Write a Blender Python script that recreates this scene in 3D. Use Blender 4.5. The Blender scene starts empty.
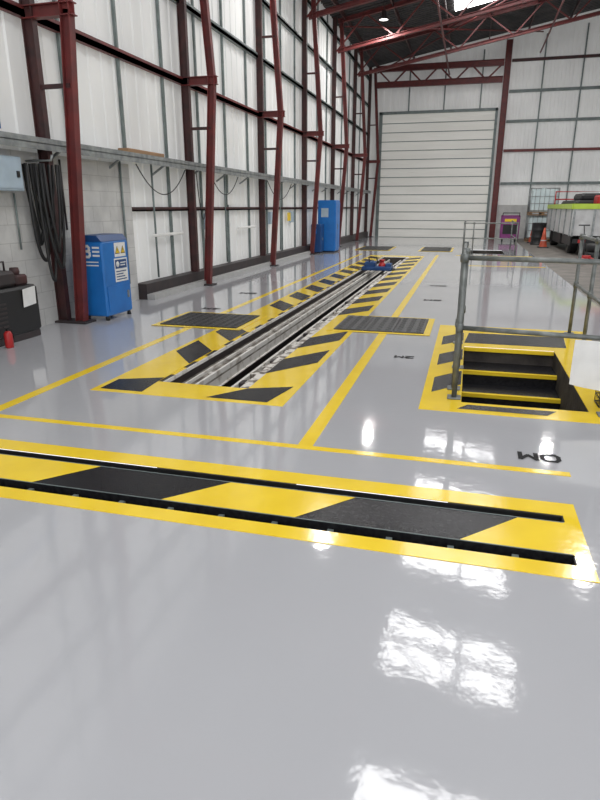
import bpy, math, random
from mathutils import Vector, Matrix
random.seed(7)
scene = bpy.context.scene
COL = scene.collection
try:
    scene.view_settings.view_transform = 'Standard'
except Exception:
    pass

# ------------------------------------------------------------ materials
def mat(name, col, rough=0.5, metal=0.0, col2=None, nscale=6.0, nlo=0.35, nhi=0.65, bump=0.0, bscale=20.0,
        coat=0.0, stretch=(1, 1, 1), detail=4.0, spec=0.5, emis=0.0, bdist=0.02):
    m = bpy.data.materials.new(name)
    m.use_nodes = True
    nt = m.node_tree
    p = nt.nodes["Principled BSDF"]
    p.inputs["Base Color"].default_value = (*col, 1)
    p.inputs["Roughness"].default_value = rough
    p.inputs["Metallic"].default_value = metal
    p.inputs["Specular IOR Level"].default_value = spec
    p.inputs["Coat Weight"].default_value = coat
    p.inputs["Coat Roughness"].default_value = 0.05
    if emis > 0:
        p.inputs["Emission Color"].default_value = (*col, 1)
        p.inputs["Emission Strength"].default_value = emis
    tc = nt.nodes.new("ShaderNodeTexCoord")
    mp = nt.nodes.new("ShaderNodeMapping")
    mp.inputs["Scale"].default_value = stretch
    nt.links.new(tc.outputs["Object"], mp.inputs["Vector"])
    n = nt.nodes.new("ShaderNodeTexNoise")
    n.inputs["Scale"].default_value = nscale
    n.inputs["Detail"].default_value = detail
    nt.links.new(mp.outputs["Vector"], n.inputs["Vector"])
    c2 = col2 if col2 else tuple(c * 0.88 for c in col)
    r = nt.nodes.new("ShaderNodeValToRGB")
    r.color_ramp.elements[0].position = nlo
    r.color_ramp.elements[1].position = nhi
    r.color_ramp.elements[0].color = (*c2, 1)
    r.color_ramp.elements[1].color = (*col, 1)
    nt.links.new(n.outputs["Fac"], r.inputs["Fac"])
    nt.links.new(r.outputs["Color"], p.inputs["Base Color"])
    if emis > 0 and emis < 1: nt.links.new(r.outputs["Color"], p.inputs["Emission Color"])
    if bump > 0:
        n2 = nt.nodes.new("ShaderNodeTexNoise")
        n2.inputs["Scale"].default_value = bscale
        n2.inputs["Detail"].default_value = 2.0
        nt.links.new(tc.outputs["Object"], n2.inputs["Vector"])
        b = nt.nodes.new("ShaderNodeBump")
        b.inputs["Strength"].default_value = bump
        b.inputs["Distance"].default_value = bdist
        nt.links.new(n2.outputs["Fac"], b.inputs["Height"])
        nt.links.new(b.outputs["Normal"], p.inputs["Normal"])
    return m

M = {}
M['floor'] = mat('epoxy_grey', (0.475, 0.48, 0.50), 0.06, col2=(0.455, 0.46, 0.48), nscale=0.8, bump=0.08, bscale=15, bdist=0.008, spec=0.55, coat=0.2)
M['conc'] = mat('old_concrete', (0.20, 0.18, 0.16), 0.6, col2=(0.12, 0.11, 0.10), nscale=2.5, bump=0.2)
M['yel'] = mat('yellow_paint', (0.95, 0.68, 0.04), 0.14, col2=(0.89, 0.62, 0.035), nscale=4, bump=0.08, bscale=15, bdist=0.008, spec=0.4)
M['blk'] = mat('black_paint', (0.009, 0.009, 0.011), 0.26, col2=(0.020, 0.020, 0.022), nscale=40, bump=0.30, bscale=90, bdist=0.005, spec=0.22)
M['txt'] = mat('stencil_black', (0.006, 0.006, 0.008), 0.5, spec=0.12)
M['white'] = mat('white_sheeting', (0.77, 0.775, 0.76), 0.5, col2=(0.67, 0.675, 0.665), nscale=0.8, nlo=0.3, nhi=0.6, stretch=(1, 1.2, 0.5), emis=0.14)  # faint emission added to brighten the walls, as if daylight came through
M['door'] = mat('door_panel', (0.82, 0.81, 0.76), 0.5, col2=(0.76, 0.75, 0.70), nscale=0.8, stretch=(0.5, 1, 3), emis=0.10)  # low emission added, so the door panels glow a little
M['block'] = mat('blockwork', (0.60, 0.60, 0.58), 0.8, col2=(0.48, 0.48, 0.47), nscale=3, bump=0.3)
M['joint'] = mat('mortar_joint', (0.42, 0.42, 0.41), 0.8)
M['red'] = mat('red_oxide_steel', (0.175, 0.028, 0.026), 0.5, col2=(0.11, 0.024, 0.024), nscale=5, bump=0.1)
M['brown'] = mat('red_brown_steel', (0.080, 0.026, 0.025), 0.55, col2=(0.040, 0.020, 0.020), nscale=5)
M['dark'] = mat('dark_steel', (0.030, 0.026, 0.028), 0.55, col2=(0.045, 0.032, 0.032), nscale=6)
M['galv'] = mat('galvanised_steel', (0.36, 0.38, 0.38), 0.45, 0.4, col2=(0.22, 0.24, 0.24), nscale=9)
M['tube'] = mat('dull_galvanised_tube', (0.22, 0.235, 0.225), 0.5, 0.4, col2=(0.12, 0.13, 0.125), nscale=12)
M['stud'] = mat('grey_green_girt', (0.20, 0.24, 0.235), 0.5, 0.2, col2=(0.14, 0.17, 0.165), nscale=6)
M['roof'] = mat('roof_sheet', (0.075, 0.072, 0.074), 0.7, col2=(0.045, 0.044, 0.046), nscale=1.5)
M['rail'] = mat('pit_rail_paint', (0.72, 0.70, 0.66), 0.55, 0.0, col2=(0.42, 0.38, 0.33), nscale=7, nlo=0.33, nhi=0.48)
M['grime'] = mat('grimy_steel', (0.70, 0.67, 0.62), 0.65, 0.0, col2=(0.15, 0.125, 0.10), nscale=13, nlo=0.42, nhi=0.54)
M['worn'] = mat('worn_ledge', (0.30, 0.275, 0.24), 0.7, 0.0, col2=(0.075, 0.062, 0.05), nscale=5, nlo=0.40, nhi=0.60, bump=0.4, bscale=30)
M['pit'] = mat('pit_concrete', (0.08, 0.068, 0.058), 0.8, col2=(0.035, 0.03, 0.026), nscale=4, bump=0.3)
M['tread'] = mat('tread_plate', (0.060, 0.062, 0.065), 0.34, 0.4, col2=(0.035, 0.035, 0.037), nscale=30, bump=0.6, bscale=60, bdist=0.01)
M['blue'] = mat('blue_enamel', (0.015, 0.17, 0.52), 0.35, col2=(0.012, 0.14, 0.45), nscale=3)
M['blued'] = mat('dark_blue_enamel', (0.010, 0.06, 0.20), 0.4)
M['signyel'] = mat('sign_yellow', (0.88, 0.62, 0.03), 0.4)
M['paper'] = mat('white_paper', (0.80, 0.80, 0.78), 0.6)
M['body'] = mat('grey_white_body', (0.62, 0.63, 0.63), 0.45, col2=(0.48, 0.48, 0.48), nscale=3)
M['rubber'] = mat('black_rubber', (0.014, 0.014, 0.015), 0.5)
M['redp'] = mat('red_enamel', (0.45, 0.02, 0.02), 0.4)
M['steelp'] = mat('pale_grey_enamel', (0.42, 0.52, 0.60), 0.4)
M['orange'] = mat('cone_orange', (0.55, 0.09, 0.04), 0.5, col2=(0.35, 0.06, 0.03))
M['lime'] = mat('hi_vis_lime', (0.50, 0.68, 0.06), 0.4)
M['purple'] = mat('magenta_enamel', (0.23, 0.035, 0.18), 0.4)
M['hdpe'] = mat('milky_plastic', (0.66, 0.76, 0.76), 0.35, col2=(0.55, 0.65, 0.66), nscale=3)
M['wood'] = mat('pallet_wood', (0.38, 0.24, 0.13), 0.7, col2=(0.22, 0.14, 0.08), nscale=5, stretch=(1, 8, 1))
M['card'] = mat('cardboard', (0.36, 0.22, 0.12), 0.8)
M['sky'] = mat('skylight_glazing', (1.0, 1.0, 1.0), 0.4, emis=9.5)
M['lamp'] = mat('lamp_lens', (1.0, 0.98, 0.95), 0.4, emis=2.0)

# ------------------------------------------------------------ mesh builder
class B:
    def __init__(s):
        s.v = []; s.f = []; s.m = []; s.s = []
    def add(s, vs, fs, m=0, smooth=False):
        o = len(s.v)
        s.v += [tuple(v) for v in vs]
        for f in fs:
            s.f.append([i + o for i in f]); s.m.append(m); s.s.append(smooth)
        return s
    def box(s, x0, x1, y0, y1, z0, z1, m=0):
        vs = [(x0,y0,z0),(x1,y0,z0),(x1,y1,z0),(x0,y1,z0),(x0,y0,z1),(x1,y0,z1),(x1,y1,z1),(x0,y1,z1)]
        return s.add(vs, [(0,3,2,1),(4,5,6,7),(0,1,5,4),(1,2,6,5),(2,3,7,6),(3,0,4,7)], m)
    def bbox(s, x0, x1, y0, y1, z0, z1, m=0, c=0.02):
        def ring(i, z):
            a0, a1, b0, b1 = x0+i, x1-i, y0+i, y1-i
            return [(a0+c,b0,z),(a1-c,b0,z),(a1,b0+c,z),(a1,b1-c,z),(a1-c,b1,z),(a0+c,b1,z),(a0,b1-c,z),(a0,b0+c,z)]
        vs = ring(c*0.6, z0) + ring(0, z0+c) + ring(0, z1-c) + ring(c*0.6, z1)
        fs = [tuple(range(7,-1,-1)), tuple(range(24,32))]
        for k in range(3):
            for i in range(8):
                j = (i+1) % 8
                fs.append((k*8+i, k*8+j, k*8+8+j, k*8+8+i))
        return s.add(vs, fs, m)
    def obox(s, p0, p1, ref, su, sw, m=0, ou=0.0, ow=0.0):
        p0 = Vector(p0); p1 = Vector(p1)
        d = (p1-p0).normalized(); u = Vector(ref); u = (u - d*u.dot(d)).normalized(); w = d.cross(u)
        vs = []
        for p in (p0, p1):
            for a, b in ((-1,-1),(1,-1),(1,1),(-1,1)):
                vs.append(p + u*(ou+a*su/2) + w*(ow+b*sw/2))
        return s.add(vs, [(0,3,2,1),(4,5,6,7),(0,1,5,4),(1,2,6,5),(2,3,7,6),(3,0,4,7)], m)
    def ibeam(s, p0, p1, ref, depth, width, t=0.015, m=0):
        s.obox(p0, p1, ref, depth-2*t, t, m)
        s.obox(p0, p1, ref, t, width, m, ou=depth/2-t/2)
        s.obox(p0, p1, ref, t, width, m, ou=-depth/2+t/2)
        return s
    def tube(s, pts, r, m=0, n=10):
        pts = [Vector(p) for p in pts]
        rings = []
        ref = None
        for i, p in enumerate(pts):
            if i == 0: d = pts[1]-p
            elif i == len(pts)-1: d = p-pts[i-1]
            else: d = (pts[i+1]-p).normalized() + (p-pts[i-1]).normalized()
            d.normalize()
            if ref is None:
                ref = Vector((0,0,1)) if abs(d.z) < 0.9 else Vector((1,0,0))
            u = (ref - d*ref.dot(d)).normalized(); w = d.cross(u); ref = u
            rings.append([p + (u*math.cos(2*math.pi*k/n) + w*math.sin(2*math.pi*k/n))*r for k in range(n)])
        vs = [v for rg in rings for v in rg]
        fs = []
        for i in range(len(pts)-1):
            for k in range(n):
                j = (k+1) % n
                fs.append((i*n+k, i*n+j, (i+1)*n+j, (i+1)*n+k))
        s.add(vs, fs, m, True)
        L = (len(pts)-1)*n
        o = len(s.v)-len(vs)
        s.f.append([o+k for k in range(n-1,-1,-1)]); s.m.append(m); s.s.append(False)
        s.f.append([o+L+k for k in range(n)]); s.m.append(m); s.s.append(False)
        return s
    def lathe(s, c, prof, m=0, n=24, axis='z'):
        vs = []
        for r, h in prof:
            for k in range(n):
                a = 2*math.pi*k/n
                x, y, z = r*math.cos(a), r*math.sin(a), h
                if axis == 'x': x, y, z = h, r*math.cos(a), r*math.sin(a)
                if axis == 'y': x, y, z = r*math.sin(a), h, r*math.cos(a)
                vs.append((c[0]+x, c[1]+y, c[2]+z))
        fs = []
        for i in range(len(prof)-1):
            for k in range(n):
                j = (k+1) % n
                fs.append((i*n+k, i*n+j, (i+1)*n+j, (i+1)*n+k))
        s.add(vs, fs, m, True)
        return s
    def poly(s, pts, z, m=0):
        return s.add([(x, y, z) for x, y in pts], [tuple(range(len(pts)))], m)
    def obj(s, name, mats, parent=None, loc=(0,0,0), label=None, category=None, kind=None, group=None):
        me = bpy.data.meshes.new(name)
        me.from_pydata(s.v, [], s.f)
        for mm in (mats if isinstance(mats, (list, tuple)) else [mats]):
            me.materials.append(M[mm])
        for i, p in enumerate(me.polygons):
            p.material_index = s.m[i]; p.use_smooth = s.s[i]
        me.update()
        o = bpy.data.objects.new(name, me)
        COL.objects.link(o)
        o.location = loc
        if parent: o.parent = parent
        if label: o["label"] = label
        if category: o["category"] = category
        if kind: o["kind"] = kind
        if group: o["group"] = group
        return o

def thing(name, loc, label, category, group=None):
    e = bpy.data.objects.new(name, None)
    e.empty_display_size = 0.2
    COL.objects.link(e)
    e.location = loc
    e["label"] = label; e["category"] = category
    if group: e["group"] = group
    return e

def copy_thing(src, loc, label=None):
    n = src.copy(); COL.objects.link(n); n.location = loc
    if label: n["label"] = label
    for c in list(src.children):
        k = c.copy(); COL.objects.link(k); k.parent = n
        for g in list(c.children):
            q = g.copy(); COL.objects.link(q); q.parent = k
    return n

tn = [0]
def trim(b, mats):
    tn[0] += 1
    return b.obj("trim_%d" % tn[0], mats, kind="structure")

# ------------------------------------------------------------ layout constants
XW = -5.4      # side wall face
YE = 33.0      # end wall
YB = -3.0      # behind the camera
XR = 20.0
RIDGE = 8.0
SY0 = 4.78     # near edge of the stair opening
SX1 = 1.00     # outer edge of the stair opening
def roofz(x): return 8.0 + 0.18*((x if x < RIDGE else 2*RIDGE-x) + 5.2)

# ------------------------------------------------------------ floor with openings
holes = [(-6.0, 0.578, 2.52, 2.99), (-2.60, -1.74, 4.69, 19.5), (0.05, SX1, SY0, 6.90), (0.1, 1.2, 21.6, 23.6)]
xs = sorted({-6.0, -2.60, -1.74, 0.05, 0.1, 0.578, SX1, 1.2, 2.08, XR})
ys = sorted({YB, 2.52, 2.99, 4.69, SY0, 6.90, 9.0, 19.5, 21.6, 23.6, YE+0.2})
b = B()
for i in range(len(xs)-1):
    for j in range(len(ys)-1):
        cx, cy = (xs[i]+xs[i+1])/2, (ys[j]+ys[j+1])/2
        if any(h[0] < cx < h[1] and h[2] < cy < h[3] for h in holes): continue
        m = 1 if (cx > 2.08 and cy > 9.0) else 0
        b.add([(xs[i],ys[j],0),(xs[i+1],ys[j],0),(xs[i+1],ys[j+1],0),(xs[i],ys[j+1],0)], [(0,1,2,3)], m)
b.obj("floor", ['floor', 'conc'], kind="structure")

# ------------------------------------------------------------ painted lines
def line(x0, x1, y0, y1, label="solid yellow painted line on glossy grey floor"):
    cx, cy = (x0+x1)/2, (y0+y1)/2
    b = B().box(x0-cx, x1-cx, y0-cy, y1-cy, 0, 0.003)
    return b.obj("floor_line", 'yel', loc=(cx, cy, 0), label=label, category="floor marking", group="yellow lane lines")
line(-5.35, 0.69, 3.50, 3.56, "yellow cross line painted before the inspection pit")
line(-0.98, -0.88, 3.56, 7.36, "yellow lane line beside the inspection pit")
line(-0.98, -0.88, 8.56, 20.6, "yellow lane line continuing past the tester plates")
line(-3.48, -3.38, 3.56, 7.09, "yellow lane line on the wall side of the pit")
line(-3.48, -3.38, 8.21, 20.6, "yellow lane line continuing past the wall-side tester plates")
line(-0.1, 2.0, 17.0, 17.12, "yellow cross line near the far stairwell")
line(-0.35, 2.0, 20.6, 20.8, "yellow edge line of the far stairwell")

def hazard_band(name, loc, label, rects, blacks):
    b = B()
    for x0, x1, y0, y1 in rects: b.box(x0, x1, y0, y1, 0, 0.003, 0)
    for pts in blacks: b.poly(pts, 0.0045, 1)
    return b.obj(name, ['yel', 'blk'], loc=loc, label=label, category="floor marking")

hazard_band("hazard_border", (0,0,0), "yellow painted border around long recessed floor channel",
            [(-5.35, 0.648, 2.41, 2.52), (-5.35, 0.648, 2.99, 3.13), (0.578, 0.648, 2.52, 2.99)], [])
ch = thing("floor_channel", (-2.4, 2.75, 0), "recessed floor channel with hazard striped steel covers and two open slots", "floor channel")
def L(x): return x + 2.4
b = B()
b.box(L(-6), L(0.578), -0.23, 0.24, -0.13, -0.11)
b.box(L(-6), L(0.578), -0.235, -0.225, -0.11, -0.004)
b.box(L(-6), L(0.578), 0.232, 0.24, -0.11, -0.004)
b.box(L(0.572), L(0.578), -0.225, 0.232, -0.11, -0.004)
b.obj("channel_tray", 'rubber', ch)
for yy in (-0.188, 0.192):
    b = B().box(L(-6), L(0.56), yy-0.004, yy+0.004, -0.11, -0.03)
    for k in range(20): b.box(L(-5.2)+k*0.29, L(-5.2)+k*0.29+0.03, yy-0.03, yy+0.03, -0.11, -0.025)
    b.obj("slot_guide", 'stud', ch, label="thin steel guide strip in slot")
b = B()
bot, top = -0.150, 0.158
b.box(L(-6), L(0.578), bot, top, -0.11, 0.004, 1)
for (a, c) in (((-5.35,-5.05), (-4.55,-4.25)), ((-3.80,-3.50), (-2.30,-2.03)), ((-1.488,-1.19), (-0.743,-0.472))):
    b.poly([(L(a[0]), bot), (L(c[0]), bot), (L(c[1]), top), (L(a[1]), top)], 0.0055, 0)
b.poly([(L(0.067), bot), (L(0.579), bot), (L(0.579), top), (L(0.36), top)], 0.0055, 0)
for yy in (bot, top-0.006): b.box(L(-6), L(0.571), yy, yy+0.006, 0.003, 0.0065, 2)
b.obj("channel_cover", ['yel', 'blk', 'stud'], ch, label="flat cover painted with yellow and black slanted blocks")

# ------------------------------------------------------------ inspection pit
px0, px1, py0, py1 = -2.60, -1.74, 4.69, 19.5
blacks = []
blacks.append([(-1.99, 4.36), (-1.46, 4.36), (-1.37, 4.84), (-1.735, 4.69)])
blacks.append([(-2.98, 4.36), (-2.58, 4.36), (-2.60, 4.69), (-2.60, 4.82), (-2.98, 4.66)])
y = 5.20
while y < 19:
    if not (6.72 < y < 8.2):
        blacks.append([(-1.745, y), (-1.745, y+0.58), (-1.37, y+1.10), (-1.37, y+0.52)])
    y += 1.10
y = 5.35
while y < 19:
    if not (6.6 < y < 7.6):
        blacks.append([(-2.605, y+0.0), (-2.605, y+0.58), (-2.98, y+1.05), (-2.98, y+0.47)])
    y += 1.10
hazard_band("hazard_border", (0,0,0), "yellow and black slanted hazard border around inspection pit",
            [(-3.04, -1.31, 4.30, py0), (-3.04, px0, py0, py1), (px1, -1.31, py0, py1), (-3.04, -1.31, py1, 20.1)], blacks)

pit = thing("inspection_pit", (-2.17, 4.69, -1.5), "long narrow open inspection pit with slim worn jacking rails", "inspection pit")
PL = py1-py0
b = B()
b.box(-0.48, -0.43, 0, PL, 0, 1.49); b.box(0.43, 0.48, 0, PL, 0, 1.49)
b.box(-0.48, 0.48, -0.05, 0, 0, 1.49); b.box(-0.48, 0.48, PL, PL+0.05, 0, 1.49)
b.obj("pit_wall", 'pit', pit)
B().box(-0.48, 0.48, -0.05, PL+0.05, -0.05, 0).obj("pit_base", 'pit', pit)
B().box(-0.43, 0.43, 0.0, 0.07, 1.34, 1.40).obj("end_kerb", 'grime', pit, label="worn pale kerb at pit end")
for sgn in (-1, 1):
    b = B()
    def bx(a, c, z0, z1, m=0, y0=0.0, y1=PL):
        x0, x1 = sorted((sgn*a, sgn*c)); b.box(x0, x1, y0, y1, z0, z1, m)
    if sgn < 0:
        bx(0.375, 0.43, 1.465, 1.497, 0)           # painted top flange
        bx(0.415, 0.43, 1.37, 1.465, 2)            # dark web
        bx(0.17, 0.43, 1.35, 1.37, 3)              # worn ledge
        bx(0.315, 0.335, 1.37, 1.40, 0)            # slim guide rail
        bx(0.17, 0.195, 1.37, 1.42, 0)             # slim inner rail
        bx(0.17, 0.18, 1.26, 1.35, 0)
        bx(0.15, 0.19, 1.25, 1.26, 0)
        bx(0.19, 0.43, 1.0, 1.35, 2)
        yy = 0.2
        while yy < PL-0.4:
            ln = random.uniform(0.05, 0.25)
            bx(0.20, 0.20+random.uniform(0.03, 0.10), 1.37, 1.37+random.uniform(0.01, 0.03), random.choice((1, 2, 3)), yy, yy+ln)
            yy += ln+random.uniform(0.1, 0.5)
    else:
        bx(0.345, 0.43, 1.46, 1.497, 1)
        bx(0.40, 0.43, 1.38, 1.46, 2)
        bx(0.15, 0.43, 1.33, 1.355, 3)
        bx(0.15, 0.18, 1.355, 1.41, 0)
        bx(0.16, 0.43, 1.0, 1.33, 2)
        yy = 0.1
        while yy < PL-0.3:
            ln = random.uniform(0.06, 0.22)
            bx(0.18, 0.18+random.uniform(0.03, 0.10), 1.355, 1.355+random.uniform(0.02, 0.07), random.choice((1, 1, 2)), yy, yy+ln)
            bx(0.345-random.uniform(0.005, 0.03), 0.345, 1.45, 1.45+random.uniform(0.02, 0.04), 1, yy+0.1, yy+0.1+ln*0.7)
            yy += ln+random.uniform(0.06, 0.28)
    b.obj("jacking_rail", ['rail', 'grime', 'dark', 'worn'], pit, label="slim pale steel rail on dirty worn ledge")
b = B(); yy = 0.0; k = 0
while yy < PL:
    y1 = min(PL, yy+0.26)
    b.add([(-0.43, yy, 1.499), (-0.390, yy, 1.499), (-0.390, y1, 1.499), (-0.43, y1, 1.499)], [(0,1,2,3)], k % 2)
    yy = y1; k += 1
b.obj("edge_strip", ['blk', 'yel'], pit, label="small black and yellow dashes painted on rail")
for k in range(26):
    yy = 4.95 + k*0.34 + random.uniform(-0.1, 0.1)
    bb = B()
    n = 9; w = random.uniform(0.035, 0.045); h = random.uniform(0.04, 0.08)
    vs = [(0, 0, h)]
    for rr, hh in ((0.6, 0.8), (1.0, 0.05)):
        for q in range(n):
            a = 2*math.pi*q/n; r = w*rr*random.uniform(0.7, 1.2)
            vs.append((r*math.cos(a)*0.8, r*1.9*math.sin(a), h*hh*random.uniform(0.6, 1.1)))
    fs = [(0, 1+q, 1+(q+1) % n) for q in range(n)] + [(1+q, 1+n+q, 1+n+(q+1) % n, 1+(q+1) % n) for q in range(n)]
    bb.add(vs, fs, 0, True)
    bb.obj("cleaning_rag", 'grime', loc=(-1.86, yy, -0.144), label="crumpled grimy white rag on pit ledge", category="rag", group="rags along the pit ledge")

# pit jack
pj = thing("pit_jack", (-2.13, 15.3, -0.055), "dark blue pit jack with red cylinder straddling the pit", "pit jack")
b = B(); b.bbox(-0.38, 0.36, -0.22, 0.22, 0.055, 0.15, 0, 0.02); b.bbox(-0.32, -0.05, -0.18, 0.18, 0.13, 0.26, 0, 0.03); b.bbox(0.20, 0.34, -0.15, 0.18, 0.13, 0.22, 0, 0.02)
b.obj("jack_body", 'blued', pj)
b = B(); b.lathe((0.10, 0, 0.08), [(0, 0), (0.09, 0), (0.09, 0.12), (0.06, 0.14), (0.05, 0.19), (0.07, 0.20), (0.07, 0.23), (0, 0.23)])
b.obj("jack_cylinder", 'redp', pj)
B().tube([(-0.2, -0.15, 0.25), (-0.2, -0.2, 0.38), (0.0, -0.2, 0.38), (0.0, -0.15, 0.25)], 0.015).obj("handle", 'dark', pj)
for sx in (-0.405, 0.365):
    for sy in (-0.15, 0.15): B().lathe((sx, sy, 0.073), [(0, 0), (0.018, 0), (0.018, 0.04), (0, 0.04)], axis='x').obj("roller", 'rubber', pj)

# tester plates
def tester(x0, x1, y0, y1, label):
    cx, cy = (x0+x1)/2, (y0+y1)/2
    w, d = (x1-x0)/2, (y1-y0)/2
    t = thing("tester_plate", (cx, cy, 0.005), label, "floor plate", "dark steel tester plates beside the pit")
    b = B(); e = 0.08
    b.box(-w, w, -d, -d+e, 0, 0.004); b.box(-w, w, d-e, d, 0, 0.004)
    b.box(-w, -w+e, -d+e, d-e, 0, 0.004); b.box(w-e, w, -d+e, d-e, 0, 0.004)
    b.obj("plate_border", 'yel', t, label="yellow painted edge")
    nx = 3; sw = (2*w-2*e)/nx
    for i in range(nx):
        b = B()
        a = -w+e+i*sw
        b.bbox(a+0.004, a+sw-0.004, -d+e+0.005, d-e-0.005, 0.0, 0.014, 0, 0.003)
        for k in range(14):
            for q in range(3):
                yy = -d+e+0.05+k*(2*d-2*e-0.1)/13; xx = a+0.07+q*(sw-0.14)/2
                s = 1 if (k+q) % 2 else -1
                b.obox((xx-0.03, yy-0.012*s, 0.015), (xx+0.03, yy+0.012*s, 0.015), (0,0,1), 0.004, 0.010)
        b.obj("plate_cover", 'tread', t)
    return t
tester(-3.97, -2.72, 7.09, 8.21, "dark tread steel tester plate on the wall side of the pit")
tester(-1.66, -0.36, 7.36, 8.56, "dark tread steel tester plate on the stair side of the pit")
tester(-4.0, -2.7, 22.3, 24.6, "dark steel plate beyond the pit nearer the side wall")
tester(-1.7, -0.5, 22.3, 24.6, "dark steel plate beyond the pit nearer the stairs")

# ------------------------------------------------------------ stairwells
bl = [[(0.02, 4.60), (0.68, 4.60), (0.76, 4.72), (0.10, 4.72)]]
bl += [[(-0.20, 5.0+k*0.95), (0.04, 5.3+k*0.95), (0.04, 5.78+k*0.95), (-0.20, 5.48+k*0.95)] for k in range(3)]
bl += [[(0.05, 7.08), (1.15, 7.08), (1.20, 7.68), (0.10, 7.68)]]
hazard_band("hazard_border", (0,0,0), "yellow and black hazard border around pit stairwell",
            [(-0.27, 1.5, 4.52, SY0), (-0.27, 0.05, SY0, 8.15), (SX1, 1.5, SY0, 6.90), (0.05, 1.5, 6.90, 8.15)], bl)
sc = (0.05+SX1)/2; hw = (SX1-0.05)/2
st = thing("pit_staircase", (sc, 5.9, -1.5), "broad black steps with yellow nosings descending into pit", "stairs")
yn = SY0-5.9
b = B()
b.box(-hw-0.035, -hw, yn, 1.0, 0, 1.49); b.box(hw, hw+0.035, yn, 1.0, 0, 1.49)
b.box(-hw-0.035, hw+0.035, yn-0.035, yn, 0, 1.49)
b.box(-hw-0.035, hw+0.035, 1.0, 1.03, 0, 1.49)
b.obj("stairwell_wall", 'pit', st)
hs = hw-0.003
B().box(-hs, hs, yn, 1.0, 0, 0.04).obj("landing", 'pit', st)
zs = [-0.17, -0.30, -0.43, -0.62, -0.81]; yf = [1.0, 0.56, 0.16, -0.24, -0.54, -0.86]
for i in range(5):
    z = 1.50+zs[i]
    B().box(-hs, hs, yf[i+1], yf[i], max(0.05, z-0.45), z).obj("step", 'blk', st)
    B().box(-hs, hs, yf[i+1]-0.012, yf[i+1]+0.04, z-0.032, z+0.005).obj("step_nosing", 'yel', st, label="yellow painted step nosing")
B().box(-hs, hs, 0.955, 0.998, 1.46, 1.497).obj("step_nosing", 'yel', st, label="yellow painted top nosing")
st2 = thing("pit_staircase", (0.65, 22.6, -1.5), "dark far stairwell behind guard rails", "stairs")
b = B(); b.box(-0.6, -0.55, -1, 1, 0, 1.49); b.box(0.55, 0.6, -1, 1, 0, 1.49); b.box(-0.6, 0.6, -1, -0.95, 0, 1.49); b.box(-0.6, 0.6, 0.95, 1, 0, 1.49)
b.obj("stairwell_wall", 'pit', st2)
for i in range(6): B().box(-0.55, 0.55, 0.95-0.3*(i+1), 0.95-0.3*i, 0, 1.49-0.23*(i+1)).obj("step", 'blk', st2)

# ------------------------------------------------------------ guard rails
def arc_corner(p, a, c, r=0.12, n=6):
    p = Vector(p); a = (Vector(a)-p).normalized()*r; c = (Vector(c)-p).normalized()*r
    return [p + a*(1-i/n)**2 + c*(i/n)**2 for i in range(n+1)]
def guard(name_lab, pts, h=1.1, extra_posts=()):
    o = Vector((pts[0][0], pts[0][1], 0))
    t = thing("guard_rail", o, name_lab, "guard rail", "galvanised tube guard rails")
    P = [Vector((x, y, 0))-o for x, y in pts]
    for hh, nm in ((h, "top_rail"), (h*0.52, "mid_rail")):
        path = [P[0]+Vector((0,0,hh))]
        for i in range(1, len(P)-1):
            path += arc_corner(P[i]+Vector((0,0,hh)), P[i-1]+Vector((0,0,hh)), P[i+1]+Vector((0,0,hh)))
        path.append(P[-1]+Vector((0,0,hh)))
        B().tube(path, 0.019).obj(nm, 'tube', t)
    posts = P + [Vector((x, y, 0))-o for x, y in extra_posts]
    for p in posts:
        b = B().tube([p+Vector((0,0,0.01)), p+Vector((0,0,h+0.01))], 0.021)
        b.lathe(tuple(p+Vector((0,0,h))), [(0, -0.035), (0.029, -0.035), (0.031, 0.0), (0.029, 0.028), (0, 0.032)], n=12)
        b.lathe(tuple(p+Vector((0,0,h*0.52))), [(0, -0.035), (0.029, -0.035), (0.031, 0.0), (0.029, 0.035), (0, 0.035)], n=12)
        b.obj("post", 'tube', t)
        B().bbox(p.x-0.055, p.x+0.055, p.y-0.055, p.y+0.055, 0.005, 0.015, 0, 0.004).obj("base_plate", 'tube', t)
    return t
guard("galvanised tube guard rail at the near end of the stairwell", [(-0.01, 4.88), (1.10, 4.72)], 1.13)
guard("galvanised tube guard rail along the pit side of the stairwell", [(-0.02, 5.15), (-0.02, 7.05)], 1.11, [(0.0, 5.9)])
guard("galvanised tube guard rail along the outer side of the stairwell", [(1.30, 7.95), (1.30, 5.1)], 1.17, [(1.30, 7.0), (1.30, 6.0)])
guard("galvanised guard rail in front of the far stairwell", [(-0.15, 23.9), (-0.15, 21.2), (1.5, 21.2), (1.5, 23.9)], 1.0, [(0.15, 21.2)])
b = B()
vs = []; fs = []
nx, nz = 8, 8
for i in range(nx+1):
    for j in range(nz+1):
        x = 0.40*i/nx; z = 0.34-0.34*j/nz
        vs.append((x, -0.05*i/nx+0.010*math.sin(i*1.1+j*0.4), z-0.06*(i/nx)*(j/nz)+0.06))
for i in range(nx):
    for j in range(nz):
        q = i*(nz+1)+j; fs.append((q, q+1, q+nz+2, q+nz+1))
b.add(vs, fs, 0, True)
b.obj("notice_sheet", 'paper', loc=(0.82, 4.72, 0.17), label="white plastic notice sheet tied to guard rail", category="notice sheet")
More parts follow.
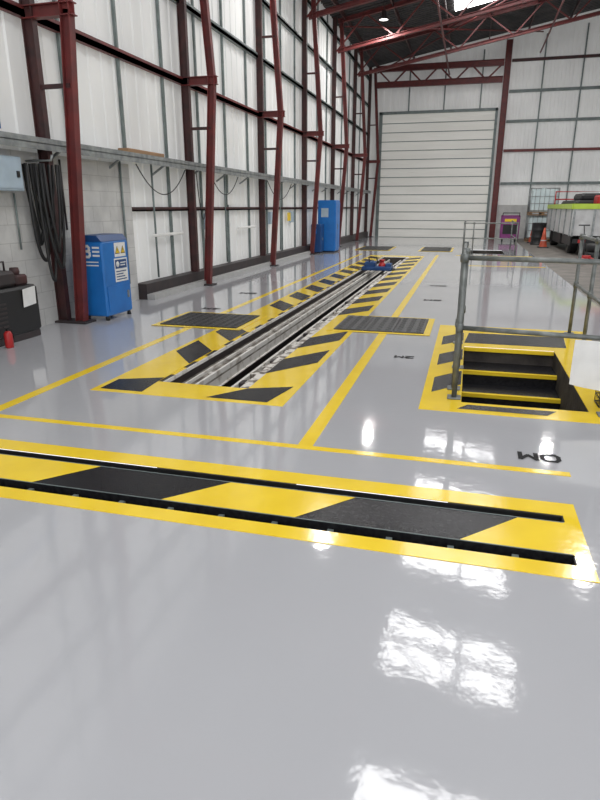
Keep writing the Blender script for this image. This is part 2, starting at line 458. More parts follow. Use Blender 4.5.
# wire basket by the rail
wbk = thing("wire_basket", (1.20, 5.0, 0.004), "small black wire basket on floor beside guard rail", "basket")
b = B()
for z_ in (0.006, 0.07, 0.14, 0.21): b.tube([(-0.11,-0.09,z_), (0.11,-0.09,z_), (0.11,0.09,z_), (-0.11,0.09,z_), (-0.11,-0.09,z_)], 0.005, n=6)
for k in range(7):
    q = -0.11+k*0.0366
    b.tube([(q,-0.09,0.21), (q,-0.09,0.006), (q,0.09,0.006), (q,0.09,0.21)], 0.003, n=5)
for k in range(5):
    q = -0.09+k*0.045
    b.tube([(-0.11,q,0.21), (-0.11,q,0.006), (0.11,q,0.006), (0.11,q,0.21)], 0.003, n=5)
b.obj("cage", 'rubber', wbk)

# ------------------------------------------------------------ floor lettering (stroke stencil glyphs)
GL = {'0': [[(0.2,0),(0.8,0),(1,0.25),(1,0.75),(0.8,1),(0.2,1),(0,0.75),(0,0.25),(0.2,0)]],
      'M': [[(0,0),(0,1)], [(0,1),(0.5,0.35)], [(0.5,0.35),(1,1)], [(1,1),(1,0)]],
      'B': [[(0,0),(0,1),(0.75,1),(0.95,0.85),(0.95,0.65),(0.75,0.53),(0,0.53)], [(0.75,0.53),(1,0.38),(1,0.14),(0.8,0),(0,0)]],
      '2': [[(0,0.8),(0.2,1),(0.8,1),(1,0.8),(1,0.62),(0,0.0),(1,0)]],
      '4': [[(0.75,0),(0.75,1),(0,0.32),(1,0.32)]],
      '6': [[(0.9,1),(0.3,1),(0,0.7),(0,0.2),(0.2,0),(0.8,0),(1,0.2),(1,0.42),(0.8,0.58),(0,0.58)]],
      '8': [[(0.2,0.53),(0,0.7),(0.05,0.9),(0.25,1),(0.75,1),(0.95,0.9),(1,0.7),(0.8,0.53),(0.2,0.53),(0,0.32),(0,0.15),(0.2,0),(0.8,0),(1,0.15),(1,0.32),(0.8,0.53)]]}
def glyphs(s, h, wf=0.90, tf=0.27):
    w = h*wf; gap = h*0.36; th = h*tf
    tot = len(s)*w+(len(s)-1)*gap
    b = B(); lay = 0
    for gi, chh in enumerate(s):
        ox = -tot/2+gi*(w+gap)
        for st_ in GL[chh]:
            for (a, c) in zip(st_[:-1], st_[1:]):
                p0 = Vector((ox+a[0]*w, (a[1]-0.5)*h, 0)); p1 = Vector((ox+c[0]*w, (c[1]-0.5)*h, 0))
                d = (p1-p0).normalized(); q = Vector((-d.y, d.x, 0))*th/2; e = d*th*0.35
                z = 0.001+0.00004*lay; lay += 1
                b.add([(*(p0-e-q).xy, z), (*(p1+e-q).xy, z), (*(p1+e+q).xy, z), (*(p0-e+q).xy, z)], [(0,1,2,3)])
    return b
def text(s, x, y, h, label):
    o = glyphs(s, h).obj("floor_lettering", 'txt', loc=(x, y, 0.002), label=label, category="floor lettering")
    o.rotation_euler = (0, 0, math.pi)
    return o
text("0M", 0.54, 3.755, 0.105, "black stencilled 0M distance mark on grey floor")
text("2M", -0.55, 6.2, 0.085, "black stencilled 2M distance mark on grey floor")
text("6M", -0.5, 10.4, 0.12, "black stencilled 6M distance mark on grey floor")
text("8M", -0.5, 12.4, 0.13, "black stencilled 8M distance mark on grey floor")
text("6M", -3.8, 10.4, 0.13, "black stencilled 6M distance mark by the wall lane")
text("4M", -3.75, 8.6, 0.12, "black stencilled 4M distance mark by the wall lane")

# ------------------------------------------------------------ walls
def corr_pts(a, z_len, pitch, depth):
    out = []; x = a
    while x < z_len:
        out += [(x, 0), (x+pitch*0.40, 0), (x+pitch*0.46, depth), (x+pitch*0.94, depth)]
        x += pitch
    out.append((z_len, 0))
    return out
pr = corr_pts(YB, YE+0.1, 0.333, 0.02)
b = B(); vs = []; fs = []
for y, d in pr: vs += [(XW-0.03+d, y, 0.0), (XW-0.03+d, y, 8.1)]
for i in range(len(pr)-1): fs.append((2*i, 2*i+2, 2*i+3, 2*i+1))
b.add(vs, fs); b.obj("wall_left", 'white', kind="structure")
B().box(XW-0.02, XW+0.06, YB, 9.2, 0, 2.15).obj("wall_left_block", 'block', kind="structure")
b = B()
for k in range(1, 10): b.box(XW+0.06, XW+0.061, YB, 9.2, k*0.215, k*0.215+0.008)
for k in range(10):
    yy = 0.0
    while yy < 8.9:
        o = 0.22 if k % 2 else 0
        b.box(XW+0.06, XW+0.061, yy+o, yy+o+0.008, k*0.215, min(2.15, k*0.215+0.215)); yy += 0.45
trim(b, 'joint')

pr = corr_pts(-5.6, XR, 0.333, 0.02)
b = B(); vs = []; fs = []
for x, d in pr: vs += [(x, YE-d+0.03, 0), (x, YE-d+0.03, roofz(x)+0.1)]
for i in range(len(pr)-1): fs.append((2*i, 2*i+1, 2*i+3, 2*i+2))
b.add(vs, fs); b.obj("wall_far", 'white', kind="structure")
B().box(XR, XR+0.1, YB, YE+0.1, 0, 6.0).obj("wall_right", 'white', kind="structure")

for nm, xa, xb in (("ceiling", XW-0.1, RIDGE), ("ceiling_slope", RIDGE, XR+0.1)):
    pr = corr_pts(YB, YE+0.1, 0.25, 0.035)
    b = B(); vs = []; fs = []
    for y, d in pr: vs += [(xa, y, roofz(xa)+0.1-d), (xb, y, roofz(xb)+0.1-d)]
    for i in range(len(pr)-1): fs.append((2*i, 2*i+1, 2*i+3, 2*i+2))
    b.add(vs, fs); b.obj(nm, 'roof', kind="structure")

wn = 0
def skylight(xa, xb, y0, y1):
    global wn
    wn += 1
    B().add([(xa, y0, roofz(xa)+0.03), (xa, y1, roofz(xa)+0.03), (xb, y1, roofz(xb)+0.03), (xb, y0, roofz(xb)+0.03)], [(0,1,2,3)]).obj("window_%d" % wn, 'sky', kind="structure")
for (y0, y1) in ((-1.5, 0.8), (2.6, 4.6), (7.2, 8.9), (11.7, 13.5), (15.9, 18.3), (20.3, 22.6), (26.0, 27.5)):
    for xa, xb in ((-1.2, 0.50), (0.65, 1.95)): skylight(xa, xb, y0, y1)
for (y0, y1) in ((4.0, 7.0), (14.0, 17.0), (24.0, 27.0)): skylight(12.0, 14.0, y0, y1)

for k in range(15):
    x = -4.9+k*1.7
    trim(B().obox((x, YB, roofz(x)-0.08), (x, YE, roofz(x)-0.08), (0,0,1), 0.18, 0.05), 'brown')

def girt_side(z, d, h, m, y0=YB, y1=YE, x0=XW):
    b = B().box(x0, x0+d, y0, y1, z-h/2, z+h/2-0.012); b.box(x0+d-0.012, x0+d, y0, y1, z-h/2, z+h/2+0.03)
    return trim(b, m)
girt_side(3.70, 0.09, 0.09, 'red')
girt_side(5.0, 0.09, 0.08, 'stud')
girt_side(6.3, 0.09, 0.08, 'stud')
girt_side(7.5, 0.09, 0.09, 'stud')
girt_side(1.45, 0.07, 0.04, 'brown', 9.2)
for k in range(22):
    y = 0.6+k*1.43
    trim(B().box(XW, XW+0.045, y, y+0.045, 2.3 if y < 9.2 else 0.25, 8.0), 'stud')
B().box(XW, XW+0.22, 9.2, YE-0.1, 0, 0.26).obj("baseboard_left", 'dark', kind="structure")
trim(B().box(XW+0.22, XW+0.36, 9.2, 21.0, 0, 0.09), 'joint')

b = B(); b.box(XW, XW+0.32, 1.0, 32.7, 2.23, 2.24); b.box(XW+0.31, XW+0.32, 1.0, 32.7, 2.16, 2.30); b.box(XW, XW+0.01, 1.0, 32.7, 2.24, 2.31)
for k in range(22): b.obox((XW, 1.5+k*1.43, 2.03), (XW+0.3, 1.5+k*1.43, 2.22), (0,0,1), 0.03, 0.03)
trim(b, 'galv')  # galvanised cable tray along the side wall, named as trim
B().bbox(-0.09, 0.09, -0.6, 0.6, 0, 0.12, 0, 0.01).obj("cardboard_box", 'card', loc=(XW+0.16, 9.5, 2.245), label="flat brown cardboard box on cable tray", category="box")

# ------------------------------------------------------------ steel columns
def make_column(yy, label):
    t = thing("steel_column", (-5.1, yy, 0), label, "column", "red oxide portal columns along the side wall")
    B().ibeam((-0.17, 0, 0.02), (-0.17, 0, 8.0), (1,0,0), 0.15, 0.09, 0.012).obj("post", 'brown', t, label="red brown steel wall post")
    b = B().ibeam((0.10, 0, 0.02), (0.36, 0, 3.70), (1,0,0), 0.13, 0.11, 0.013)
    b.ibeam((0.36, 0, 3.66), (0.06, 0, 7.95), (1,0,0), 0.13, 0.11, 0.013)
    b.obj("raking_leg", 'red', t, label="red oxide inclined leg")
    B().ibeam((-0.25, 0, 3.70), (0.46, 0, 3.70), (0,0,1), 0.14, 0.11, 0.012).obj("bracket", 'red', t)
    for z0 in (2.9, 5.4):
        xx = 0.10+0.26*z0/3.7 if z0 < 3.7 else 0.36-0.30*(z0-3.7)/4.25
        B().obox((-0.1, 0, z0), (xx, 0, z0), (0,0,1), 0.05, 0.04).obj("batten", 'brown', t)
    B().bbox(-0.27, 0.24, -0.13, 0.13, 0, 0.025, 0, 0.005).obj("base_plate", 'dark', t)
    return t
cols = [7.07, 11.35, 15.65, 19.95, 24.25, 28.55, 32.6]
c0 = make_column(7.07, "red oxide steel column with hoses hanging on it")
copy_thing(c0, (-5.1, 2.7, 0), "red oxide steel column nearest the black machine")
for y in cols[1:]:
    copy_thing(c0, (-5.1, y, 0), "red oxide steel column with inclined leg against sheeted wall")
def endpost(x, label):
    t = thing("steel_column", (x, YE-0.25, 0), label, "column")
    B().ibeam((0, 0, 0.02), (0, 0, roofz(x)-0.3), (1,0,0), 0.28, 0.22, 0.02).obj("post", 'red', t)
    B().bbox(-0.2, 0.2, -0.15, 0.15, 0, 0.025, 0, 0.005).obj("base_plate", 'dark', t)
endpost(1.12, "dark red steel post beside the sectional door")
endpost(6.6, "dark red steel post on the end wall")
endpost(11.8, "dark red steel post on the end wall")

for z, m in ((4.1, 'red'), (5.4, 'stud'), (6.7, 'stud'), (8.0, 'brown'), (2.6, 'stud')):
    trim(B().box(1.3, XR, YE-0.10, YE-0.001, z-0.06, z+0.06), m)
for x in (2.7, 4.4, 6.1, 8.0, 9.7): trim(B().box(x, x+0.06, YE-0.06, YE-0.001, 0.0, roofz(x)-0.4), 'stud')
for x in (-3.4, -1.7, 0.0): trim(B().box(x, x+0.06, YE-0.06, YE-0.001, 6.0, roofz(x)-0.4), 'stud')
trim(B().box(1.3, XR, YE-0.08, YE, 0, 1.6), 'block')

b = B()
dx0, dx1 = -4.62, 0.76
n = 14; H = 5.88; ph = H/n
for k in range(n):
    z = k*ph
    prof = [(0, 0), (-0.03, 0.02), (-0.03, ph*0.45), (-0.022, ph*0.5), (-0.03, ph*0.55), (-0.03, ph-0.03), (0, ph-0.012), (0, ph)]
    vs = []; fs = []
    for dy, dz in prof: vs += [(dx0, YE-0.16+dy, z+dz), (dx1, YE-0.16+dy, z+dz)]
    for i in range(len(prof)-1): fs.append((2*i, 2*i+1, 2*i+3, 2*i+2))
    b.add(vs, fs, 0)
    b.box(dx0, dx1, YE-0.195, YE-0.17, z-0.014, z+0.014, 1)
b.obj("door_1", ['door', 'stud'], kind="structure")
b = B(); b.box(dx0-0.16, dx0, YE-0.24, YE-0.02, 0, H+0.1); b.box(dx1, dx1+0.12, YE-0.24, YE-0.02, 0, H+0.1); b.box(dx0-0.16, dx1+0.12, YE-0.24, YE-0.02, H, H+0.12)
trim(b, 'stud')
lg = thing("lattice_girder", (-1.9, YE-0.55, 7.15), "heavy red lattice girder spanning above the sectional door", "girder")
B().ibeam((-3.0, 0, 0.70), (2.85, 0, 0.70), (0,0,1), 0.26, 0.2).obj("top_chord", 'red', lg)
B().ibeam((-3.0, 0, 0), (2.85, 0, 0), (0,0,1), 0.26, 0.2).obj("bottom_chord", 'red', lg)
b = B()
for k in range(8):
    x = -3.0+k*0.73
    b.obox((x, 0, 0 if k % 2 else 0.70), (x+0.73, 0, 0.70 if k % 2 else 0), (0,1,0), 0.07, 0.07)
b.obj("web_brace", 'red', lg)

# ------------------------------------------------------------ roof trusses
def truss(y, label):
    t = thing("roof_truss", (-5.2, y, 7.0), label, "roof truss", "sloping steel roof trusses")
    S = 0.18; Ls = RIDGE+5.2
    r1, e2 = Ls, XR+5.2
    e1 = 0.05
    zt = lambda x: (0.85 + S*(x if x < Ls else 2*Ls-x))
    b = B().ibeam((e1, 0, zt(e1)), (r1, 0, zt(r1)), (0,0,1), 0.14, 0.14); b.ibeam((r1, 0, zt(r1)), (e2, 0, zt(e2)), (0,0,1), 0.14, 0.14)
    b.obj("top_chord", 'red', t)
    dz = -0.95
    b = B().ibeam((e1, 0, zt(e1)+dz), (r1, 0, zt(r1)+dz), (0,0,1), 0.13, 0.13); b.ibeam((r1, 0, zt(r1)+dz), (e2, 0, zt(e2)+dz), (0,0,1), 0.13, 0.13)
    b.obj("bottom_chord", 'red', t)
    b = B(); n = 24; st_ = e2/n
    for k in range(n):
        xa, xb = k*st_, (k+1)*st_
        if k % 2: b.obox((xa, 0, zt(xa)), (xb, 0, zt(xb)+dz), (0,1,0), 0.05, 0.05)
        else: b.obox((xa, 0, zt(xa)+dz), (xb, 0, zt(xb)), (0,1,0), 0.05, 0.05)
    b.obj("web_brace", 'red', t)
    return t
t0 = truss(7.07, "red oxide lattice roof truss under dark roof sheets")
for y in cols[1:-1]: copy_thing(t0, (-5.2, y, 7.0))
for x in (-1.5, 2.5, 6.0): trim(B().tube([(x, 3.0, roofz(x)-1.15), (x, 32.8, roofz(x)-1.15)], 0.035), 'red')
b = B().tube([(-4.9, 24.3, 7.7), (2.5, 32.5, 9.0)], 0.03); b.tube([(2.5, 24.3, 9.0), (-4.9, 32.5, 7.7)], 0.03); trim(b, 'red')
b = B().tube([(-1.5, 20.0, 8.4), (6.0, 28.5, 9.6)], 0.03); b.tube([(6.0, 20.0, 9.6), (-1.5, 28.5, 8.4)], 0.03); trim(b, 'red')

def lamp(x, y, z):
    t = thing("high_bay_lamp", (x, y, z), "round industrial high bay lamp hung from roof", "lamp", "high bay lamps in the roof")
    B().lathe((0,0,0), [(0.0, 0.28), (0.07, 0.28), (0.09, 0.12), (0.20, 0.02), (0.21, 0.0)]).obj("lamp_shade", 'dark', t)
    B().lathe((0,0,0), [(0.0, 0.015), (0.15, 0.012), (0.15, 0.01), (0.0, 0.01)]).obj("lens", 'lamp', t)
    B().tube([(0,0,0.27), (0,0,roofz(x)-z+0.08)], 0.012, n=6).obj("suspension_rod", 'dark', t)
for (x, y, e) in ((-3.4, 15, 100), (3.6, 15, 130), (-3.4, 23.5, 130), (3.6, 23.5, 130)):
    lamp(x, y, 7.6)
    ld = bpy.data.lights.new("lamp_light", 'AREA'); ld.shape = 'DISK'; ld.size = 0.26; ld.energy = e; ld.color = (1, 0.98, 0.96)
    lo = bpy.data.objects.new("lamp_light", ld); COL.objects.link(lo); lo.location = (x, y, 7.595)

# ------------------------------------------------------------ blue test cabinet
bc = thing("test_cabinet", (-4.89, 7.57, 0), "bright blue test equipment cabinet with white lettering and warning stickers", "cabinet")
B().bbox(-0.19, 0.19, -0.33, 0.33, 0.06, 1.06, 0, 0.02).obj("body", 'blue', bc)
b = B(); b.add([(-0.19,-0.33,1.06),(0.19,-0.33,1.06),(0.19,0.33,1.06),(-0.19,0.33,1.06),(-0.19,-0.33,1.14),(0.12,-0.33,1.14),(0.12,0.33,1.14),(-0.19,0.33,1.14)],
      [(0,3,2,1),(4,5,6,7),(0,1,5,4),(1,2,6,5),(2,3,7,6),(3,0,4,7)]); b.obj("console", 'blued', bc)
B().box(0.191, 0.197, -0.28, 0.28, 0.12, 0.46).obj("door", 'blue', bc)
B().box(0.197, 0.215, 0.2, 0.23, 0.26, 0.36).obj("handle", 'galv', bc)
def sticker_tri(yc, zc, s):
    b = B()
    b.add([(0.193, yc-s, zc-s*0.8), (0.193, yc+s, zc-s*0.8), (0.193, yc, zc+s)], [(0,1,2)], 0)
    b.add([(0.1945, yc-s*0.72, zc-s*0.64), (0.1945, yc+s*0.72, zc-s*0.64), (0.1945, yc, zc+s*0.72)], [(0,1,2)], 1)
    b.box(0.1945, 0.1955, yc-s*0.07, yc+s*0.07, zc-s*0.25, zc+s*0.32, 0); b.box(0.1945, 0.1955, yc-s*0.07, yc+s*0.07, zc-s*0.52, zc-s*0.36, 0)
    b.obj("warning_sticker", ['rubber', 'signyel'], bc, label="yellow triangular warning sticker")
B().box(0.190, 0.192, -0.03, 0.25, 0.84, 1.03).obj("sticker_backing", 'paper', bc, label="white sticker backing")
sticker_tri(0.04, 0.93, 0.06); sticker_tri(0.18, 0.93, 0.06)
b = B(); b.box(0.1905, 0.192, -0.06, 0.27, 0.50, 0.82, 0); b.box(0.192, 0.1935, -0.04, 0.25, 0.68, 0.80, 1)
for k in range(4): b.box(0.192, 0.1935, -0.03, 0.23-(k % 3)*0.04, 0.525+k*0.036, 0.54+k*0.036, 1)
b.lathe((0.1935, 0.02, 0.74), [(0.0, 0.001), (0.04, 0.001), (0.04, 0)], 0, 16, 'x')
b.box(0.1935, 0.1945, 0.09, 0.23, 0.75, 0.765, 0); b.box(0.1935, 0.1945, 0.09, 0.21, 0.715, 0.73, 0)
b.obj("instruction_panel", ['paper', 'blued'], bc, label="white and blue printed instruction panel")
o = glyphs("B", 0.14, 0.75, 0.24).obj("lettering", 'paper', bc, loc=(-0.05, -0.332, 0.93), label="white letter B")
o.rotation_euler = (math.pi/2, 0, 0)
b = B()
for k in range(3): b.box(0.045, 0.15, -0.334, -0.3295, 0.865+k*0.052, 0.89+k*0.052, 0)
for k in range(2): b.box(-0.10, 0.12, -0.334, -0.3295, 0.74+k*0.045, 0.755+k*0.045, 0)
b.obj("label_lines", 'paper', bc, label="white printed lines")
for sx in (-0.15, 0.15):
    for sy in (-0.28, 0.28): B().lathe((sx, sy, 0), [(0, 0), (0.03, 0), (0.02, 0.07), (0, 0.07)], n=12).obj("foot", 'rubber', bc)

def tallcab(x, y, w, d, h, m, label):
    t = thing("tool_cabinet", (x, y, 0), label, "cabinet")
    B().bbox(-w/2, w/2, -d/2, d/2, 0.05, h, 0, 0.02).obj("body", m, t)
    B().box(w/2, w/2+0.012, -d/2+0.03, -0.01, 0.12, h-0.08).obj("door", m, t)
    B().box(w/2, w/2+0.012, 0.01, d/2-0.03, 0.12, h-0.08).obj("door", m, t)
    B().box(w/2+0.012, w/2+0.03, -0.05, -0.03, h*0.45, h*0.55).obj("handle", 'galv', t)
    B().box(-w*0.3, w*0.1, -d/2-0.006, -d/2, h*0.68, h*0.85).obj("sticker_panel", 'steelp' if m == 'blue' else 'blue', t)
    B().box(-w/2+0.03, w/2-0.03, -d/2+0.03, d/2-0.03, 0, 0.05).obj("plinth", 'rubber', t)
tallcab(-4.72, 21.2, 0.62, 0.7, 1.72, 'blue', "tall bright blue cabinet standing against side wall")
tallcab(-4.95, 20.5, 0.34, 0.5, 0.95, 'blued', "low dark blue cabinet beside tall blue cabinet")

# ------------------------------------------------------------ dark machine against the block wall
wb = thing("workshop_machine", (-5.1, 5.5, 0), "cluttered black workshop machine against block wall", "machine")
B().bbox(-0.22, 0.14, -0.85, 0.72, 0.08, 0.62, 0, 0.03).obj("body", 'rubber', wb)
B().bbox(-0.22, 0.08, -0.82, 0.45, 0.63, 0.80, 0, 0.03).obj("hood", 'dark', wb)
b = B().bbox(-0.20, -0.02, 0.0, 0.3, 0.80, 0.88, 0, 0.02); b.tube([(-0.05, -0.2, 0.80), (-0.05, -0.2, 0.90), (-0.05, 0.42, 0.90), (-0.05, 0.42, 0.80)], 0.012); b.obj("control_box", 'dark', wb)
b = B().bbox(-0.2, 0.05, 0.48, 0.68, 0.62, 0.74, 0, 0.02); b.lathe((-0.05, 0.58, 0.74), [(0.05, 0), (0.06, 0.03), (0.05, 0.08), (0, 0.08)], n=14); b.obj("pump_head", 'brown', wb)
B().bbox(-0.2, 0.12, -0.82, 0.70, 0.0, 0.08, 0, 0.01).obj("plinth", 'dark', wb)
b = B()
for k in range(6): b.box(0.138, 0.146, -0.1, 0.15, 0.2+k*0.05, 0.222+k*0.05)
b.obj("vent", 'dark', wb)
B().add([(0, -0.12, 0), (0, 0.10, 0.02), (0.01, 0.10, 0.23), (0.01, -0.12, 0.21)], [(0,1,2,3)]).obj("paper_notice", 'paper', loc=(-4.95, 6.04, 0.38), label="sheet of white paper taped on black machine", category="paper")
fe = thing("fire_extinguisher", (-4.86, 5.50, 0), "small red fire extinguisher on floor by black machine", "fire extinguisher")
B().lathe((0,0,0), [(0, 0), (0.040, 0), (0.045, 0.015), (0.045, 0.15), (0.032, 0.18), (0.015, 0.19), (0, 0.19)]).obj("bottle", 'redp', fe)
b = B().box(-0.012, 0.012, -0.012, 0.012, 0.19, 0.22); b.tube([(0, -0.012, 0.215), (0.0, -0.06, 0.24)], 0.006, n=6); b.tube([(0, 0.012, 0.21), (0.012, 0.05, 0.20), (0.02, 0.06, 0.09)], 0.007, n=6); b.obj("valve", 'rubber', fe)

eb = thing("electrical_box", (-5.34, 6.15, 1.68), "pale blue grey electrical box mounted on block wall", "electrical box")
B().bbox(0, 0.18, -0.32, 0.32, 0, 0.38, 0, 0.012).obj("body", 'steelp', eb)
B().box(0.18, 0.19, -0.29, 0.29, 0.03, 0.35).obj("door", 'steelp', eb)
B().box(0.19, 0.205, 0.2, 0.24, 0.15, 0.22).obj("handle", 'rubber', eb)
B().tube([(-5.30, 6.35, 2.36), (-5.30, 6.35, 2.80), (-5.30, 6.2, 2.86), (-5.30, 5.0, 2.86)], 0.018).obj("air_pipe", 'blue', label="thin blue compressed air pipe on wall", category="pipe")
B().tube([(-5.31, 6.45, 1.0), (-5.31, 6.45, 1.66)], 0.012).obj("conduit", 'stud', label="grey conduit drop on block wall", category="conduit")
B().tube([(-5.31, 7.4, 1.2), (-5.31, 7.4, 2.1)], 0.014).obj("conduit", 'dark', label="dark short conduit on block wall", category="conduit")
for k, (dy, drop, r, ww) in enumerate(((0.0, 0.95, 0.026, 0.30), (0.08, 0.80, 0.022, 0.40), (-0.08, 1.15, 0.022, 0.28), (0.04, 0.66, 0.018, 0.36), (-0.05, 1.40, 0.018, 0.24), (0.06, 1.25, 0.020, 0.34), (0.0, 1.05, 0.018, 0.22))):
    pts = []
    for i in range(25):
        a = i/24
        pts.append((0.010*math.sin(9*a+k), (a-0.5)*ww+dy+0.02*math.sin(7*a+2*k), -drop*math.sin(math.pi*a)**0.5))
    B().tube(pts, r, n=8).obj("rubber_hose", 'rubber', loc=(-5.26+0.042*k, 6.78, 2.0), label="black rubber hose looped over wall hook", category="hose", group="hoses looped beside the column")
B().tube([(-5.34, 6.78, 2.04), (-4.98, 6.78, 2.04), (-4.96, 6.78, 2.10)], 0.014).obj("wall_hook", 'galv', label="steel hook carrying black hoses", category="hook")
for y in (8.9, 9.9, 13.2, 17.4):
    B().tube([(XW+0.085, y, 0.30), (XW+0.085, y, 2.2)], 0.018, n=8).obj("conduit", 'stud', label="grey vertical cable conduit under cable tray", category="conduit", group="conduits under the cable tray")
for (y0, y1, sag) in ((9.3, 11.1, 0.45), (11.6, 12.1, 0.9), (12.3, 13.9, 0.40), (16.1, 18.4, 0.45)):
    pts = [(XW+0.14, y0+(y1-y0)*i/16, 2.16-sag*4*(i/16)*(1-i/16)) for i in range(17)]
    B().tube(pts, 0.009, n=6).obj("hanging_cable", 'rubber', label="thin black cable drooping from cable tray", category="cable", group="cables drooping under the tray")
for y in (10.4, 14.6):
    B().bbox(0, 0.06, -0.6, 0.6, 0, 0.05, 0, 0.01).obj("tube_light", 'paper', loc=(XW+0.05, y, 1.0), label="unlit white tube light fixed low on side wall", category="light fitting", group="tube lights along side wall")
for y in (12.2, 16.6, 18.7):
    B().bbox(0, 0.10, -0.12, 0.12, 0, 0.32, 0, 0.01).obj("socket_box", 'steelp', loc=(XW, y, 1.05), label="grey wall socket box on side wall", category="socket box", group="socket boxes along side wall")
for y, z, m in ((13.5, 1.55, 'paper'), (17.9, 1.55, 'paper'), (18.3, 1.1, 'signyel')):
    B().bbox(0, 0.012, -0.16, 0.16, 0, 0.24, 0, 0.003).obj("wall_notice", m, loc=(XW+0.082, y, z), label={'paper': "small white notice on wall rail", 'signyel': "small yellow notice on side wall"}[m], category="notice")

# ------------------------------------------------------------ objects by the end wall
def tote(x, y, z, label):
    t = thing("bulk_liquid_tote", (x, y, z), label, "liquid tote", "stacked liquid totes")
    b = B()
    for q in (-0.5, 0, 0.5): b.box(-0.6, 0.6, q-0.07, q+0.07, 0, 0.03)
    for q in (-0.52, 0, 0.52): b.box(q-0.07, q+0.07, -0.5, 0.5, 0.03, 0.11)
    for q in (-0.5, -0.25, 0, 0.25, 0.5): b.box(-0.6, 0.6, q-0.06, q+0.06, 0.11, 0.14)
    b.obj("pallet", 'wood', t)
    b = B().bbox(-0.56, 0.56, -0.46, 0.46, 0.15, 1.10, 0, 0.07); b.lathe((0,0,1.10), [(0.11, 0), (0.11, 0.05), (0, 0.05)], n=16)
    b.obj("tank", 'hdpe', t)
    b = B()
    for k in range(7):
        q = -0.58+k*0.193
        for s in (-0.49, 0.49): b.tube([(q, s, 0.14), (q, s, 1.14)], 0.009, n=6)
    for k in range(6):
        q = -0.48+k*0.19
        for s in (-0.59, 0.59): b.tube([(s, q, 0.14), (s, q, 1.14)], 0.009, n=6)
    for z_ in (0.2, 0.5, 0.8, 1.14):
        b.tube([(-0.59,-0.49,z_), (0.59,-0.49,z_), (0.59,0.49,z_), (-0.59,0.49,z_), (-0.59,-0.49,z_)], 0.010, n=6)
    b.obj("cage", 'galv', t)
tote(3.1, 30.2, 0, "milky plastic liquid tote in metal cage, lower of stack")
tote(3.1, 30.2, 1.152, "milky plastic liquid tote in metal cage, stacked on another")
tote(4.5, 30.5, 0, "milky plastic liquid tote in metal cage by end wall")

pm = thing("welding_cabinet", (1.75, 29.6, 0), "dull magenta wheeled machine with yellow notice near door post", "machine")
B().bbox(-0.4, 0.4, -0.3, 0.3, 0.12, 1.15, 0, 0.03).obj("body", 'purple', pm)
B().box(-0.25, 0.25, -0.31, -0.30, 0.88, 1.0).obj("notice", 'signyel', pm)
B().box(-0.3, 0.3, -0.312, -0.302, 0.35, 0.75).obj("panel", 'rubber', pm)
B().tube([(-0.35, -0.28, 1.1), (-0.35, -0.42, 1.25), (0.35, -0.42, 1.25), (0.35, -0.28, 1.1)], 0.02).obj("handle", 'rubber', pm)
for sx in (-0.3, 0.26):
    for sy in (-0.2, 0.2): B().lathe((sx, sy, 0.065), [(0, 0), (0.065, 0), (0.065, 0.04), (0, 0.04)], axis='x', n=16).obj("wheel", 'rubber', pm)

def cone(x, y, label):
    t = thing("traffic_cone", (x, y, 0), label, "traffic cone", "orange traffic cones by the lorry")
    B().bbox(-0.2, 0.2, -0.2, 0.2, 0, 0.04, 0, 0.02).obj("base", 'rubber', t)
    B().lathe((0,0,0.04), [(0.15, 0), (0.11, 0.2), (0.075, 0.42)]).obj("lower_cone", 'orange', t)
    B().lathe((0,0,0.04), [(0.107, 0.22), (0.084, 0.36)]).obj("reflective_band", 'body', t)
    B().lathe((0,0,0.04), [(0.075, 0.42), (0.03, 0.70), (0.0, 0.71)]).obj("tip", 'orange', t)
cone(2.80, 25.5, "dirty orange traffic cone with grey band on concrete")
cone(2.70, 29.0, "dirty orange traffic cone with grey band by totes")

d = thing("oil_drum", (2.80, 27.6, 0), "black steel oil drum on concrete floor", "drum")
B().lathe((0,0,0), [(0, 0), (0.28, 0), (0.29, 0.02), (0.28, 0.03), (0.28, 0.28), (0.29, 0.30), (0.28, 0.32), (0.28, 0.57), (0.29, 0.59), (0.28, 0.61), (0.28, 0.85), (0.29, 0.87), (0.27, 0.88), (0.26, 0.86), (0, 0.86)]).obj("body", 'rubber', d)
B().lathe((0.15, 0, 0.86), [(0, 0), (0.035, 0), (0.035, 0.02), (0, 0.02)], n=12).obj("cap", 'galv', d)
jb = thing("trolley_jack", (3.2, 18.6, 0), "low red trolley jack on dark concrete floor", "trolley jack")
b = B().bbox(-0.16, -0.10, -0.4, 0.35, 0.06, 0.16, 0, 0.01); b.bbox(0.10, 0.16, -0.4, 0.35, 0.06, 0.16, 0, 0.01); b.bbox(-0.15, 0.15, 0.1, 0.35, 0.08, 0.2, 0, 0.01); b.obj("frame", 'redp', jb)
b = B().tube([(0, 0.3, 0.15), (0, 0.75, 0.75), (0, 0.95, 1.0)], 0.018); b.tube([(-0.15, 0.95, 1.0), (0.15, 0.95, 1.0)], 0.018); b.obj("handle", 'rubber', jb)
for sx in (-0.20, 0.165):
    for sy in (-0.33, 0.28): B().lathe((sx, sy, 0.06), [(0, 0), (0.06, 0), (0.06, 0.035), (0, 0.035)], axis='x', n=16).obj("wheel", 'dark', jb)

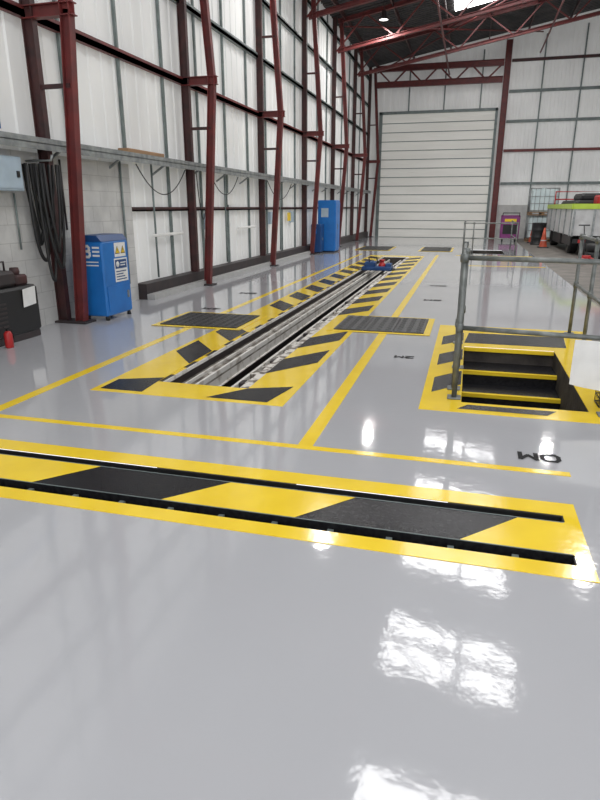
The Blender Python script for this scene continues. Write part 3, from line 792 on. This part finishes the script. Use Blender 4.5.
# lorry
tk = thing("flatbed_lorry", (4.35, 24.2, 0), "grey white flatbed lorry with thin lime strip and red fittings", "lorry")
B().box(-1.12, 1.12, -2.6, 4.2, 0.66, 0.74).obj("deck", 'galv', tk)
B().bbox(-1.2, 1.2, -2.66, -2.60, 0.62, 1.44, 0, 0.01).obj("tailboard", 'body', tk, label="grey white tailboard")
b = B()
for sx in (-1.19, -0.6, 0, 0.6, 1.13): b.box(sx, sx+0.06, -2.70, -2.66, 0.60, 1.44)
b.obj("tailboard_rib", 'galv', tk)
B().bbox(-1.2, -1.14, -2.6, 4.2, 0.62, 1.44, 0, 0.01).obj("side_board", 'body', tk, label="grey white dropside")
b = B()
for k in range(6): b.box(-1.235, -1.2, -2.5+k*1.3, -2.44+k*1.3, 0.60, 1.44)
b.obj("side_rib", 'galv', tk)
B().bbox(1.14, 1.2, -2.6, 4.2, 0.62, 1.44, 0, 0.01).obj("side_board", 'body', tk, label="grey white dropside")
b = B(); b.box(-1.21, 1.21, -2.70, -2.58, 1.44, 1.60); b.box(-1.24, -1.12, -2.58, 4.2, 1.44, 1.60); b.box(1.12, 1.22, -2.58, 4.2, 1.44, 1.60); b.obj("hi_vis_strip", 'lime', tk, label="lime high visibility top strip")
b = B(); b.bbox(-1.0, 0.9, -1.6, 2.0, 0.75, 1.72, 0, 0.08); b.bbox(-0.7, 0.6, -0.6, 1.2, 1.70, 1.95, 0, 0.08); b.obj("load_cover", 'rubber', tk, label="dark sheeted load")
b = B(); b.box(-0.45, -0.35, -2.5, 4.2, 0.45, 0.66); b.box(0.35, 0.45, -2.5, 4.2, 0.45, 0.66); b.box(-1.1, 1.1, -2.6, -2.5, 0.38, 0.52); b.bbox(-1.12, -0.5, 0.2, 2.4, 0.22, 0.62, 0, 0.04); b.box(-1.15, -1.12, -2.4, -0.5, 0.30, 0.62); b.obj("chassis", 'rubber', tk)
for sx in (-1.08, 0.78):
    for yy in (-1.4, 3.2):
        B().lathe((sx, yy, 0.38), [(0.0, 0.04), (0.2, 0.04), (0.24, 0), (0.34, 0), (0.38, 0.04), (0.38, 0.26), (0.34, 0.30), (0, 0.30)], axis='x').obj("wheel", 'rubber', tk)
for sx in (-0.95, 0.75): B().box(sx, sx+0.22, -2.64, -2.60, 0.40, 0.50).obj("tail_lamp", 'redp', tk)
B().bbox(-0.5, 0.8, -2.4, -1.75, 0.75, 1.86, 0, 0.05).obj("red_locker", 'redp', tk, label="red box on deck")
b = B().tube([(-1.0, 3.9, 0.75), (-1.0, 3.9, 2.1), (1.0, 3.9, 2.1), (1.0, 3.9, 0.75)], 0.03); b.tube([(-1.0, 3.9, 1.8), (1.0, 3.9, 1.8)], 0.025); b.obj("headboard_frame", 'redp', tk, label="red tube headboard")
def tyre(x, y, z):
    b = B().lathe((0,0,0), [(0.22, 0.03), (0.26, 0.0), (0.38, 0.0), (0.43, 0.05), (0.43, 0.17), (0.38, 0.22), (0.26, 0.22), (0.22, 0.19), (0.22, 0.03)])
    b.obj("tyre", 'rubber', loc=(x, y, z), label="black lorry tyre lying on concrete floor", category="tyre", group="tyres near the lorry")
for k in range(2): tyre(3.9, 20.4, k*0.222)

# ------------------------------------------------------------ world and camera
w = bpy.data.worlds.new("world"); scene.world = w; w.use_nodes = True
bg = w.node_tree.nodes["Background"]; bg.inputs[0].default_value = (0.96, 0.97, 1.0, 1); bg.inputs[1].default_value = 1.5

cam_d = bpy.data.cameras.new("camera")
cam = bpy.data.objects.new("camera", cam_d); COL.objects.link(cam)
cam.location = (0, 0, 1.5)
cam.rotation_euler = (math.radians(90-17.83), 0, math.radians(15.18))
cam_d.sensor_fit = 'VERTICAL'; cam_d.sensor_height = 24.0; cam_d.lens = 18.0
cam_d.clip_end = 200
scene.camera = cam
